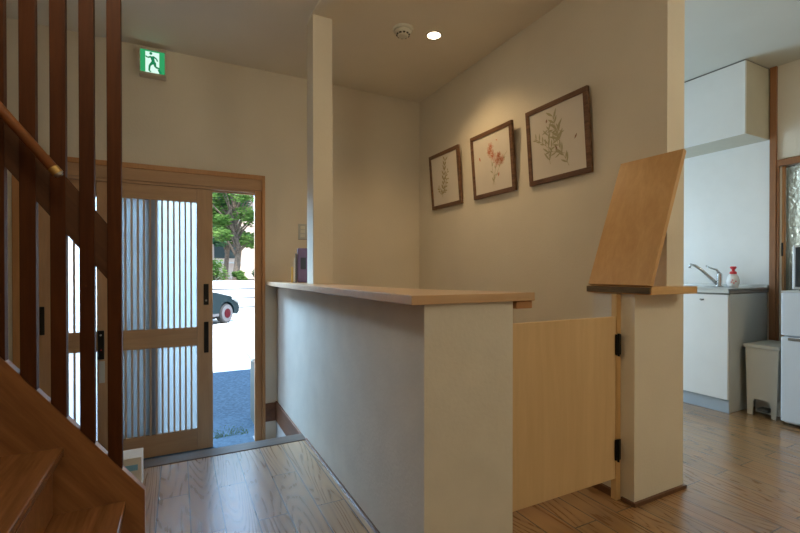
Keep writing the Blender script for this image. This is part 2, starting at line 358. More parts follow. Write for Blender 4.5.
# ---------------------------------------------------------------- picture frames
def ribbon(pts, w, t_=.0006):
    """thin painted stroke on the print, points in the picture plane (u, v)"""
    t = bmesh.new(); n = len(pts); L_ = []; Rr = []
    for i, (u, v) in enumerate(pts):
        a = pts[max(i - 1, 0)]; b = pts[min(i + 1, n - 1)]; dx, dy = b[0] - a[0], b[1] - a[1]; l = math.hypot(dx, dy) or 1
        ww = (w[i] if isinstance(w, list) else w) / 2
        L_.append((u - dy / l * ww, v + dx / l * ww)); Rr.append((u + dy / l * ww, v - dx / l * ww))
    for i in range(n - 1):
        t.faces.new([t.verts.new((0, q[0], q[1])) for q in (L_[i], L_[i + 1], Rr[i + 1], Rr[i])])
    return t
def leafshape(u, v, ang, l, w):
    n = 5; pts = [(u + math.cos(ang) * l * k / n, v + math.sin(ang) * l * k / n) for k in range(n + 1)]
    return ribbon(pts, [w * math.sin(math.pi * min(max(k / n, .06), .94)) for k in range(n + 1)])
def stroke_set(lst):
    b = bmesh.new()
    for t in lst: merge(b, t)
    return b
def sprig(lst_stem, lst_leaf, u, v, ang, L, n, rl, rnd, spread=.9, lw=.009):
    pts = []; a = ang
    for k in range(9):
        pts.append((u, v)); u += math.cos(a) * L / 8; v += math.sin(a) * L / 8; a += rnd.uniform(-.09, .09)
    lst_stem.append(ribbon(pts, .0022))
    for k in range(n):
        p = pts[1 + int(k * 7.9 / n)]; s = 1 if k % 2 else -1
        lst_leaf.append(leafshape(p[0], p[1], ang + s * rnd.uniform(spread * .5, spread), rl * rnd.uniform(.7, 1.2), lw))
    return pts
def picture(y0, y1, z0, z1, kind, label, seed):
    W = y1 - y0; H = math.hypot(z1 - z0, .037)
    T = thing('picture_frame', label, 'picture', ((1.934), (y0 + y1) / 2, z0), 'framed botanical prints on the wall')
    T['_o'] = (0, 0, 0)
    T.rotation_euler = (0, -math.atan2(.037, z1 - z0), 0)
    # local space: +x into the wall, y along the wall, z up the picture
    h = W / 2; fw = .029; th = .020
    parts = [bm_box(0, th, -h, h, 0, fw, .002), bm_box(0, th, -h, h, H - fw, H, .002), bm_box(0, th, -h, -h + fw, fw, H - fw, .002), bm_box(0, th, h - fw, h, fw, H - fw, .002)]
    b = bmesh.new()
    for p in parts: merge(b, p)
    obj('frame', b, M['frame'], T)
    rnd = random.Random(seed); st, lf, fl = [], [], []
    if kind == 0:
        p = sprig(st, lf, -.045, .075, 1.40, .30, 22, .045, rnd, .8, .013)
        sprig(st, lf, -.03, .11, .9, .13, 9, .032, rnd, 1.1, .011); sprig(st, lf, -.05, .09, 2.0, .10, 7, .03, rnd, .9, .012); sprig(st, lf, .0, .22, .8, .09, 6, .028, rnd)
        cols = (M['ink_olive'], M['ink_olive'], M['ink_red'])
    elif kind == 1:
        for (u, v, a, L) in ((.0, .07, 1.85, .22), (-.02, .07, 1.45, .17), (.0, .08, 2.2, .25)):
            p = sprig(st, lf, u, v, a, L, 4, .028, rnd, .8)
        def flower(u, v, s):
            for k in range(6):
                a = k * math.pi / 3 + rnd.uniform(-.2, .2)
                pts = [(u + math.cos(a + q) * s * r_, v + math.sin(a + q) * s * r_) for q, r_ in ((-.1, .15), (-.42, .6), (-.2, 1.0), (.12, 1.02), (.4, .62), (.1, .15))]
                fl.append(ribbon(pts, .0028)); fl.append(leafshape(u, v, a, s * .8, .004))
        for u, v, s in ((.005, .33, .032), (-.012, .275, .034), (-.055, .225, .038), (-.1, .225, .03), (-.075, .26, .024), (.02, .30, .022)): flower(u, v, s)
        fl.append(leafshape(.12, .26, 1.2, .03, .014)); fl.append(leafshape(-.07, .36, .5, .015, .008)); fl.append(leafshape(-.06, .12, 1.9, .03, .012))
        cols = (M['ink_olive'], M['ink_green'], M['ink_red'])
    else:
        sprig(st, lf, .045, .065, 2.05, .19, 10, .060, rnd, .8, .011); sprig(st, lf, -.01, .20, 1.75, .17, 12, .055, rnd, 1.0, .014)
        sprig(st, lf, -.085, .10, 1.75, .19, 9, .06, rnd, .8, .011); sprig(st, lf, -.09, .17, 1.0, .13, 7, .055, rnd, .8, .010)
        sprig(st, lf, -.10, .20, 2.3, .12, 7, .045, rnd, .9, .010); sprig(st, lf, .02, .14, 2.9, .12, 6, .045, rnd, .8, .009); sprig(st, lf, .0, .27, 2.7, .11, 6, .04, rnd, .8, .010)
        fl = [leafshape(-.10, .34, 1.2, .022, .011), leafshape(.09, .20, 1.0, .03, .01), leafshape(-.03, .17, 2.0, .03, .01)]
        cols = (M['ink_olive'], M['ink_green'], M['ink_brown'])
    pb = bm_box(.006, .012, -h + fw - .002, h - fw + .002, fw - .002, H - fw + .002)
    flip = 1 if kind == 1 else -1; shift = {0: 0, 1: 0, 2: -.035}[kind]
    for mi, lst in enumerate((st, lf, fl)):
        b = stroke_set(lst)
        for v in b.verts: v.co = Vector((.0052 - .0001 * mi, flip * v.co.y * (W / .44) + shift, v.co.z))
        for f in b.faces: f.material_index = mi + 1
        merge(pb, b)
    obj('print', pb, [M['paper'], *cols], T)
    T['_o'] = tuple(T.location)
    return T
ZF0, ZF1 = 1.5285, 1.976
picture(2.745, 3.176, ZF0, ZF1, 0, 'framed print of one thin green sprig, hanging nearest the far corner', 3)
picture(2.149, 2.591, ZF0, ZF1, 1, 'framed print of red flowers in a dark wooden frame', 5)
picture(1.573, 2.024, ZF0, ZF1, 2, 'framed print of green leafy stems, the one hanging nearest the raised flap', 8)

# ---------------------------------------------------------------- ceiling fittings
T = thing('smoke_detector', 'round pale smoke detector on the ceiling beside the downlight', 'smoke detector', (1.272, 2.444, ZC - .046))
obj('base', bm_lathe([(.062, ZC - .012), (.066, ZC - .003), (.066, ZC)], (1.272, 2.444, 0)), M['detector'], T, smooth=False)
obj('body', bm_lathe([(.022, ZC - .046), (.034, ZC - .044), (.040, ZC - .030), (.052, ZC - .024), (.054, ZC - .012)], (1.272, 2.444, 0)), M['detector'], T, smooth=True)
g = bmesh.new()
for k in range(10):
    a = k * math.pi / 5; bm_box(1.272 + math.cos(a) * .037 - .006, 1.272 + math.cos(a) * .037 + .006, 2.444 + math.sin(a) * .037 - .006, 2.444 + math.sin(a) * .037 + .006, ZC - .041, ZC - .034, bm=g)
obj('vent_slots', g, M['det_dark'], T)
def downlight(x, y, label, group=None):
    T = thing('downlight', label, 'ceiling light', (x, y, ZC - .006), group)
    b = bmesh.new(); seg = 40; prof = [(.040, ZC + .002), (.042, ZC - .005), (.052, ZC - .006), (.055, ZC)]
    rings = [[b.verts.new((x + r * math.cos(2 * math.pi * k / seg), y + r * math.sin(2 * math.pi * k / seg), h)) for k in range(seg)] for r, h in prof]
    for i in range(3):
        for k in range(seg): b.faces.new((rings[i][k], rings[i][(k + 1) % seg], rings[i + 1][(k + 1) % seg], rings[i + 1][k]))
    obj('trim_ring', b, M['trimring'], T, smooth=True)
    obj('lamp', bm_lathe([(.041, ZC - .0035), (.041, ZC - .0005)], (x, y, 0), 40), bulbmat, T)
    return T
downlight(1.483, 2.414, 'small round downlight glowing in the ceiling over the framed prints')
downlight(.95, -.7, 'round ceiling downlight behind the viewer, over the hall floor')
downlight(-.9, -.7, 'round ceiling downlight behind the viewer, over the foot of the stairs')

# ---------------------------------------------------------------- exit sign
T = thing('exit_sign', 'small green lit emergency exit sign with a running figure, high on the entrance wall', 'exit sign', (-.150, 3.40, 2.32))
sx0, sx1, sz0, sz1, sy = -.230, -.070, 2.325, 2.508, 3.362
obj('case', bm_box(sx0, sx1, sy + .003, D - .001, sz0, sz1, .006), M['signcase'], T)
f_ = bm_box(sx0, sx1, sy - .003, sy + .003, sz0, sz0 + .015); f_ = bm_box(sx0, sx1, sy - .003, sy + .003, sz1 - .018, sz1, bm=f_)
f_ = bm_box(sx0, sx0 + .008, sy - .003, sy + .003, sz0 + .015, sz1 - .018, bm=f_); f_ = bm_box(sx1 - .008, sx1, sy - .003, sy + .003, sz0 + .015, sz1 - .018, bm=f_)
obj('rim', f_, M['signcase'], T)
px0, px1, pz0, pz1 = sx0 + .008, sx1 - .008, sz0 + .015, sz1 - .018
pn = obj('lit_panel', bm_box(px0, px1, sy, sy + .003, pz0, pz1), M['signgreen'], T)
wx0, wx1 = px0 + .030, px1 - .033
obj('white_field', bm_box(wx0, wx1, sy - .001, sy, pz0 + .002, pz1 - .010), M['signwhite'], T).parent = pn
def seg2(a, b, w0, w1):
    ax, az = a; bx, bz = b; dx, dz = bx - ax, bz - az; l = math.hypot(dx, dz); nx, nz = -dz / l, dx / l
    return [(ax + nx * w0, az + nz * w0), (bx + nx * w1, bz + nz * w1), (bx - nx * w1, bz - nz * w1), (ax - nx * w0, az - nz * w0)]
man = bmesh.new(); K = .145
def mp_(u, v): return (px0 + (px1 - px0) * u, pz0 + (pz1 - pz0) * v)
for a, b, w0, w1 in (((.47, .74), (.55, .45), .011, .009), ((.44, .72), (.30, .66), .006, .004), ((.30, .66), (.22, .72), .004, .004), ((.52, .73), (.66, .66), .006, .004), ((.66, .66), (.70, .55), .004, .004),
                     ((.52, .48), (.38, .32), .010, .006), ((.38, .32), (.36, .08), .006, .005), ((.57, .48), (.62, .28), .010, .006), ((.62, .28), (.78, .24), .006, .005), ((.36, .08), (.44, .05), .005, .004), ((.74, .20), (.84, .02), .006, .008)):
    bm_prism(seg2(mp_(*a), mp_(*b), w0, w1), 'y', sy - .002, sy - .001, bm=man)
hx, hz = mp_(.43, .86); bm_prism([(hx + .009 * math.cos(k * math.pi / 7), hz + .009 * math.sin(k * math.pi / 7)) for k in range(14)], 'y', sy - .002, sy - .001, bm=man)
obj('running_figure', man, M['signman'], T).parent = pn

# ---------------------------------------------------------------- light switch on entrance wall
T = thing('light_switch', 'cream light switch plate on the entrance wall above the counter', 'light switch', (.881, D - .01, 1.265))
obj('plate', bm_box(.848, .914, D - .008, D - .0005, 1.262, 1.384, .002), M['cabside'], T)
for k in range(3): obj('rocker', bm_box(.862, .900, D - .0115, D - .008, 1.277 + k * .032, 1.303 + k * .032, .002), M['detector'], T)
obj('plate_edge', bm_box(.846, .916, D - .006, D - .0005, 1.2595, 1.262), M['bindark'], T)

# ---------------------------------------------------------------- entrance door
def yb(a, b): return a, b
T = thing('door_frame', 'wooden frame of the sliding entrance doors', 'door frame', (-.15, D + .05, GZ)); T['kind'] = 'structure'; T.name = 'door_1'
obj('left_jamb', bm_box(-.90, -.845, D - .012, D + .15, GZ, 1.62, .003), M['casing'], T)
obj('right_jamb', bm_box(.517, .569, D + .004, D + .034, GZ, 1.62, .003), M['casing'], T)
obj('right_casing', bm_box(.569, .592, D - .014, D + .15, GZ, 1.735, .003), M['casing'], T)
obj('header', bm_box(-.90, .569, D - .004, D + .012, 1.621, 1.700, .002, bm=bm_box(-.845, .569, D + .012, D + .105, 1.604, 1.700, bm=bm_box(-.845, .569, D + .0515, D + .0605, 1.592, 1.603))), M['doorh'], T)
obj('header_moulding', bm_box(-.90, .569, D - .014, D + .01, 1.700, 1.735, .003), M['casing'], T)
obj('threshold', bm_box(-.845, .517, D, D + .15, GZ, GZ + .012, .002), M['dark_ground'], T)
def leaf(x0, x1, y0, y1, s0, s1, label, glassmat, ngap):
    T = thing('sliding_door', label, 'door', ((x0 + x1) / 2, (y0 + y1) / 2, GZ + .016))
    zb = GZ + .018
    obj('stile', bm_box(x0, s0, y0, y1, zb, 1.601, .002), M['door'], T); obj('stile', bm_box(s1, x1, y0, y1, zb, 1.601, .002), M['door'], T)
    for a, b, nm in ((1.503, 1.601, 'top_rail'), (.471, .603, 'middle_rail'), (zb, -.132, 'bottom_rail')): obj(nm, bm_box(s0 + .0005, s1 - .0005, y0 + .001, y1 - .001, a, b, .0015), M['doorh'], T)
    for a, b in ((.603, 1.503), (-.132, .471)):
        obj('glass', bm_box(s0, s1, y0 + .019, y0 + .022, a, b), glassmat, T)
        p = (s1 - s0) / ngap
        for k in range(1, ngap): obj('slat', bm_box(s0 + p * k - .0062, s0 + p * k + .0062, y0 + .002, y0 + .018, a, b, .001), M['slat'], T)
    return T
l1 = leaf(-.479, .224, D + .020, D + .050, -.392, .119, 'front sliding door of cedar with vertical slats over frosted glass, half closing the doorway', M['frost'], 14)
obj('latch_plate', bm_box(.163, .197, D + .015, D + .020, .763, .915, .003), M['black'], l1)
obj('pull_handle', bm_box(.165, .196, D + .015, D + .020, .415, .640, .003), M['black'], l1)
obj('latch_knob', bm_lathe([(.006, D + .009), (.007, D + .015)], (.180, 0, .795), 16, 'y'), M['steel'], l1)
lk = obj('lock_case', bm_box(-.472, -.437, D + .002, D + .020, .425, .615, .003), M['black'], l1)
obj('lock_button', bm_lathe([(.006, D - .001), (.006, D + .002)], (-.455, 0, .585), 16, 'y'), M['silver'], l1).parent = lk
obj('lock_light', bm_lathe([(.004, D - .001), (.004, D + .002)], (-.453, 0, .487), 12, 'y'), M['red'], l1).parent = lk
tag(obj('grey_plate', bm_box(-.468, -.436, D + .016, D + .020, .267, .411, .001), M['cabside'], l1), 'grey metal plate', None)
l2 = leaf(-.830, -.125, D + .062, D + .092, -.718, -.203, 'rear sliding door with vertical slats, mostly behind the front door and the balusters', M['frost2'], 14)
obj('pull_handle', bm_box(-.785, -.760, D + .057, D + .062, .60, .78, .003), M['black'], l2)

# ---------------------------------------------------------------- stairs
S = 1.257
T = thing('staircase', 'steep reddish brown wooden staircase with closed treads, at the left', 'stairs', (-.9, 1.38, 0))
Y0, Y1 = .95, 1.80
def sline(x): return .216 + 1.306 * (-.109 - x)
def stringer(ya, yb_):
    return bm_prism([(-.109, 0), (-.109, .216), (-1.94, sline(-1.94)), (-1.94, sline(-1.94) - .52), (-.36, sline(-.36) - .52 + .0), (-.34, 0)], 'y', ya, yb_, .002)
obj('stringer', stringer(Y1, Y1 + .036), M['stair'], T); obj('stringer', stringer(Y0 - .036, Y0), M['stair'], T)
for k in range(10):
    nx = -.167 - .175 * k; zt = .195 + .22 * k
    obj('tread', bm_box(nx - .215, nx, Y0 + .0005, Y1 - .0005, zt - .032, zt, .004), M['tread'], T)
    obj('riser', bm_box(nx - .048, nx - .030, Y0 + .0005, Y1 - .0005, max(zt - .22, 0) + .0005, zt - .0325), M['stair'], T)
T = thing('stair_railing', 'dark brown stair railing of square balusters and a wide sloping board on the stairs', 'railing', (-.45, 1.81, .3))
for k in range(11):
    xc = -.198 - .0785 * k; zb = sline(xc + .021) + .002
    pts = [(xc - .021, zb + 1.306 * .042), (xc + .021, zb), (xc + .021, 3.0), (xc - .021, 3.0)]
    obj('baluster', bm_prism(pts, 'y', 1.796, 1.828, .0015), M['baluster'], T)
def lo(x): return .969 + 1.33 * (-.214 - x)
obj('sloping_board', bm_prism([(-.178, lo(-.178)), (-.178, lo(-.178) + .192), (-1.05, lo(-1.05) + .192), (-1.05, lo(-1.05))], 'y', 1.801, 1.823), M['rail'], T)
a = Vector((-.345, 1.752, 1.318)); d = Vector((-1, 0, 1.30)).normalized()
hr = obj('handrail', bm_tube([a + d * .012, a + d * .9], .0155, 20), M['handrail'], T, smooth=True)
tag(hr, 'reddish round handrail', None)
for nm, bm_, m_ in (('brass_ring', bm_tube([a, a + d * .022], .0165, 20), 'brass'), ('end_cap', bm_tube([a - d * .008, a], [.010, .0145], 20), 'steel')): obj(nm, bm_, M[m_], T).parent = hr
for s_ in (.12, .6): obj('bracket', bm_tube([a + d * s_, a + d * s_ + Vector((0, .048, 0))], .006), M['brass'], T).parent = hr
# pale box behind the newel
T = thing('white_box', 'small white box with blue tape behind the foot of the stairs', 'box', (-.21, 2.32, 0))
obj('body', bm_box(-.275, -.152, 2.30, 2.42, 0, .155, .002), M['boxwhite'], T)
obj('blue_tape', bm_box(-.2765, -.1665, 2.2985, 2.4215, .098, .124, .0003), M['bluetape'], T)

# ---------------------------------------------------------------- books on the counter
T = thing('binder', 'purple ring binder standing on the counter, its edge behind the square post', 'binder', (.722, 2.95, .9295))
obj('cover', bm_box(.722, .800, 2.95, 3.13, .9300, 1.165, .010), M['purple'], T)
obj('spine_label', bm_box(.745, .780, 2.948, 2.950, 1.02, 1.10, .0003), M['navy'], T)
T.rotation_euler = (0, 0, -.235)
T = thing('notebook', 'slim navy notebook with pale pages, between the yellow booklet and the purple binder', 'book', (.698, 2.95, .9295))
obj('cover', bm_box(.709, .719, 2.95, 3.11, .9300, 1.128, .002), M['navy'], T)
obj('pages', bm_box(.698, .709, 2.952, 3.105, .9325, 1.100, .001), M['pagewhite'], T)
T.rotation_euler = (0, 0, -.235)
o = tag(obj('booklet', bm_box(.681, .692, 2.95, 3.07, .9300, 1.036, .002), M['yellow'], base=(.681, 2.95, .93)), 'thin yellow booklet, leftmost of the books standing on the counter', 'book')
o.rotation_euler = (0, 0, -.235)

# ---------------------------------------------------------------- kitchen
struct('wall_kitchen', bm_box(XK, XK + .12, 1.58, D, 0, ZC, bm=bm_box(XK, XK + .12, YB, .62, 0, ZC, bm=bm_box(XK, XK + .12, .62, 1.58, 1.845, ZC))), M['plaster'], 'pale kitchen wall at the right', 'wall')
struct('wall_splashback', bm_box(XK - .008, XK, 1.652, D, .884, 2.003), M['whitepanel'], 'glossy white splashback panel behind the sink', 'splashback')
T = thing('base_cabinet', 'white sink cabinet with a grey side and blue grey kick board', 'cabinet', (3.7, 2.3, 0))
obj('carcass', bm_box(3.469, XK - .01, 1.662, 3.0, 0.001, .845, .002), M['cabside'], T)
obj('kick_board', bm_box(3.462, 3.469, 1.664, 3.0, .001, .092), M['toe'], T)
for i, (a, b) in enumerate(((1.664, 2.105), (2.110, 2.55), (2.555, 2.998))):
    d_ = obj('door', bm_box(3.447, 3.466, a, b, .096, .840, .002), M['white'], T)
    hy = a + .17
    h_ = obj('handle', bm_tube([(3.4465, hy - .012, .800), (3.438, hy, .797), (3.4465, hy + .012, .800)], .006), M['edge'], T); h_.parent = d_
T = thing('sink_worktop', 'stainless steel worktop on the sink cabinet', 'worktop', (3.7, 2.3, .846))
obj('surface', bm_box(3.435, XK - .010, 1.655, 3.005, .872, .883, .002), M['steel'], T)
obj('front_edge', bm_box(3.435, 3.447, 1.655, 3.005, .850, .872, .001), M['steel'], T)
obj('side_edge', bm_box(3.447, XK - .010, 1.655, 1.661, .850, .872, .001), M['edge'], T)
obj('back_lip', bm_box(XK - .024, XK - .010, 1.655, 3.005, .883, .905, .002), M['steel'], T)
# tap
T = thing('kitchen_tap', 'chrome mixer tap with a long slanted spout on the sink worktop', 'tap', (3.90, 1.955, .883))
obj('body', bm_lathe([(.026, .884), (.026, .892), (.019, .90), (.019, .985), (.015, .995)], (3.90, 1.945, 0), 24), M['chrome'], T, smooth=True)
obj('spout', bm_tube([(3.90, 1.958, .900), (3.875, 1.99, .945), (3.83, 2.045, 1.02), (3.805, 2.08, 1.055), (3.79, 2.105, 1.064), (3.787, 2.112, 1.035)], [.013, .013, .012, .012, .012, .012], 16), M['chrome'], T, smooth=True)
obj('lever', bm_tube([(3.90, 1.945, .99), (3.885, 1.96, 1.02), (3.875, 2.0, 1.035), (3.87, 2.03, 1.052)], [.012, .008, .006, .006], 12), M['chrome'], T, smooth=True)
# soap dispenser
T = thing('soap_dispenser', 'white round soap bottle with a red pump on the sink worktop', 'soap dispenser', (3.80, 1.79, .883))
sx, sy_ = 3.80, 1.80
obj('bottle', bm_lathe([(.024, .884), (.033, .889), (.040, .912), (.041, .935), (.036, .962), (.026, .980), (.020, .986)], (sx, sy_, 0), 32), M['soap'], T, smooth=True)
obj('collar', bm_lathe([(.021, .986), (.023, .988), (.022, 1.002), (.014, 1.008)], (sx, sy_, 0), 24), M['red'], T, smooth=True)
obj('pump', bm_lathe([(.010, 1.006), (.010, 1.020), (.020, 1.032), (.021, 1.041), (.015, 1.045)], (sx, sy_, 0), 24), M['red'], T, smooth=True)
lb = bmesh.new()
for k, (u, v) in enumerate(((.010, .925), (-.004, .918), (.004, .94), (-.016, .93))):
    bm_lathe([(.006, -.0005), (.006, .0005)], (0, 0, 0), 12, 'x', bm=lb)
    for q in lb.verts[-24:]: q.co = Vector((q.co.x, q.co.y + u, q.co.z + v))
rot = Matrix.Rotation(R(25), 4, 'Z')
for q in lb.verts: q.co = Vector((sx, sy_, 0)) + (rot @ (Vector((-.0415 + abs(q.co.y) * .05 + q.co.x, q.co.y, 0)))) + Vector((0, 0, q.co.z))
obj('printed_label', lb, M['pink'], T)
# wall cabinet
T = thing('wall_cabinet', 'white wall cabinet with its side coloured as in shade, under the kitchen ceiling', 'cabinet', (3.82, 2.3, 2.003))
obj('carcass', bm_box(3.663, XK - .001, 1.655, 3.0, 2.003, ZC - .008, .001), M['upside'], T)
for a, b in ((1.655, 2.102), (2.105, 2.552), (2.555, 3.0)): obj('door', bm_box(3.644, 3.662, a, b, 2.005, ZC - .012, .0015), M['white'], T)
obj('top_filler', bm_box(3.650, XK - .001, 1.658, 3.0, ZC - .008, ZC - .0005), M['edge'], T)
# brown post and glazed sliding door in the kitchen wall
struct('trim_4', bm_box(XK - .022, XK, 1.607, 1.648, .02, ZC - .001, .002), M['post'], 'brown wooden post beside the splashback', 'post')
T = thing('door_2', 'glazed wooden door with patterned glass behind the fridge', 'door', (XK + .02, 1.1, 0)); T['kind'] = 'structure'
obj('left_jamb', bm_box(XK - .015, XK + .10, 1.592, 1.606, 0, 1.79, .002), M['post'], T)
obj('header', bm_box(XK - .018, XK + .10, .60, 1.606, 1.790, 1.838, .002), M['post'], T)
obj('stile', bm_box(XK + .004, XK + .034, 1.566, 1.591, .01, 1.788, .002), M['casing'], T)
obj('stile', bm_box(XK + .02, XK + .05, .62, .68, .01, 1.788, .002), M['casing'], T)
obj('middle_rail', bm_box(XK + .021, XK + .049, .68, 1.566, .56, .62, .002), M['casing'], T)
obj('bottom_rail', bm_box(XK + .021, XK + .049, .68, 1.566, .01, .12, .002), M['casing'], T)
obj('lower_panel', bm_box(XK + .030, XK + .040, .68, 1.566, .12, .56), M['casing'], T)
obj('glass', bm_box(XK + .032, XK + .037, .68, 1.566, .62, 1.788), M['pglass'], T)
obj('finger_pull', bm_box(XK - .002, XK + .004, 1.570, 1.582, 1.12, 1.22, .002), M['black'], T)
# dim side room behind that door
sr_ = bm_box(XK + .12, 5.6, -.2, -.1, 0, ZC); sr_ = bm_box(5.5, 5.6, -.1, 1.35, 0, ZC, bm=sr_); sr_ = bm_box(5.5, 5.6, 1.35, 2.03, 0, 1.15, bm=sr_); sr_ = bm_box(5.5, 5.6, 1.35, 2.03, 2.05, ZC, bm=sr_); sr_ = bm_box(5.5, 5.6, 2.03, 2.2, 0, ZC, bm=sr_)
sr_ = bm_box(XK + .12, 4.5, 2.2, 2.3, 0, ZC, bm=sr_); sr_ = bm_box(5.3, 5.6, 2.2, 2.3, 0, ZC, bm=sr_); sr_ = bm_box(4.5, 5.3, 2.2, 2.3, 0, .9, bm=sr_); sr_ = bm_box(4.5, 5.3, 2.2, 2.3, 1.9, ZC, bm=sr_)
struct('wall_side_room', sr_, M['facade'], 'walls of the dim room behind the patterned glass', 'wall')
struct('floor_side_room', bm_box(XK, 5.6, -.2, 2.3, -.12, 0), M['floor'], 'floor of the dim room behind the patterned glass', 'floor')
struct('ceiling_side_room', bm_box(XK, 5.6, -.2, 2.3, ZC, ZC + .12), M['ceiling'], 'ceiling of the dim room behind the patterned glass', 'ceiling')
# kitchen window
T = thing('window_1', 'kitchen window in the entrance wall, behind the picture wall', 'window', (2.87, D + .05, kz0)); T['kind'] = 'structure'
f_ = bm_box(kx0, kx1, D + .03, D + .09, kz0, kz0 + .05); f_ = bm_box(kx0, kx1, D + .03, D + .09, kz1 - .05, kz1, bm=f_)
for a in (kx0, (kx0 + kx1) / 2 - .02, kx1 - .045): f_ = bm_box(a, a + .045, D + .03, D + .09, kz0 + .05, kz1 - .05, bm=f_)
obj('frame', f_, M['silver'], T)
# pedal bin
T = thing('storage_bin', 'beige lidded plastic bin with a recessed foot, between the sink cabinet and the fridge', 'bin', (3.75, 1.53, 0))
bf = 3.590
prof = [(1.442, .0), (1.470, .0), (1.472, .09), (1.486, .115), (1.565, .115), (1.577, .09), (1.579, .0), (1.610, .0), (1.622, .470), (1.430, .470)]
bb = bm_prism(prof, 'x', bf, bf + .012); bb = bm_box(bf + .013, 3.93, 1.450, 1.612, .115, .470, bm=bb)
bb = bm_box(bf + .10, 3.93, 1.452, 1.604, .0005, .115, bm=bb)
obj('body', bb, M['bin'], T)
obj('lid', bm_box(bf - .012, 3.94, 1.420, 1.632, .470, .495, .006), M['bin'], T)
obj('pedal', bm_box(bf + .020, bf + .095, 1.492, 1.562, .030, .048, .004), M['bindark'], T)
# fridge
T = thing('refrigerator', 'small white two-door refrigerator at the right edge of the kitchen', 'refrigerator', (3.74, 1.12, 0))
obj('casing', bm_box(3.545, 3.955, .885, 1.385, .012, .870, .008), M['fridgeside'], T)
obj('top_panel', bm_box(3.505, 3.955, .883, 1.387, .8705, .880, .003), M['fridgeside'], T)
d1 = obj('upper_door', bm_box(3.500, 3.540, .885, 1.385, .589, .869, .008), M['fridge'], T)
d2 = obj('lower_door', bm_box(3.500, 3.540, .885, 1.385, .030, .581, .008), M['fridge'], T)
obj('grip', bm_box(3.494, 3.500, 1.24, 1.345, .560, .578, .002), M['edge'], T).parent = d2
for yy in (.92, 1.35): obj('foot', bm_lathe([(.015, 0.0005), (.015, .013)], (3.57, yy, 0), 16), M['bindark'], T)
T = thing('microwave', 'silver microwave with a dark glass door on top of the refrigerator', 'microwave', (3.72, 1.11, .8805))
obj('casing', bm_box(3.53, 3.88, .885, 1.338, .889, 1.175, .006), M['silver'], T)
obj('door_glass', bm_box(3.522, 3.530, 1.00, 1.322, .905, 1.160, .003), M['screen'], T)
obj('control_panel', bm_box(3.522, 3.530, .895, .995, .905, 1.160, .003), M['silver'], T)
for yy in (.92, 1.30):
    for xx in (3.56, 3.85): obj('foot', bm_lathe([(.012, .8805), (.012, .890)], (xx, yy, 0), 12), M['bindark'], T)

# ---------------------------------------------------------------- outdoors
struct('ground', bm_box(-30, 34, D + .16, 6.08, GZ - .1, GZ), M['dark_ground'], 'dark speckled ground strip outside the entrance', 'ground')
struct('ground_yard', bm_box(-30, 34, 6.08, 60, GZ - .1, GZ + .001), M['yard'], 'white yard ground beyond the dark strip', 'ground')  # ground is dark as far as here, white beyond
# ribbed white retaining wall
wl = bmesh.new()
for k in range(4): bm_box(-14, 18, 13.6 + .05 * k, 14.2, GZ + .27 * k + .001, GZ + .27 * (k + 1) - .030, .008, bm=wl)
wl2 = bm_box(-14, 18, 13.82, 14.18, GZ, GZ + 1.05)
T = thing('retaining_wall', 'low white stepped retaining wall behind the car outside', 'wall', (2, 13.9, GZ))
obj('courses', wl, M['concrete'], T); obj('backing', wl2, M['concrete_dark'], T)  # dark backing forms the joints between the courses
struct('ground_upper', bm_box(-30, 34, 14.2, 60, GZ, GZ + .95), M['bark'], 'raised ground behind the retaining wall', 'ground')
# grey pedestal outside the door
T = thing('outdoor_box', 'grey box with a white top standing outside the doorway at its right edge', 'box', (.66, 3.85, GZ))
obj('body', bm_box(.570, .80, 3.74, 4.05, GZ, .265, .004), M['boxgrey'], T); obj('lid', bm_box(.535, .83, 3.69, 4.08, .265, .295, .004), M['concrete'], T)
# moss patch
ms = bmesh.new()
for k in range(250):
    x = random.uniform(.24, .50); y = 3.66 + abs(random.gauss(0, .10)); s = random.uniform(.003, .007)
    bm_prism([(x, GZ), (x + s, GZ), (x + s / 2, GZ + s * 1.6)], 'y', y, y + s * .5, bm=ms)
tag(obj('moss', ms, M['moss']), 'patch of green moss on the ground outside the threshold', 'moss', kind='stuff')

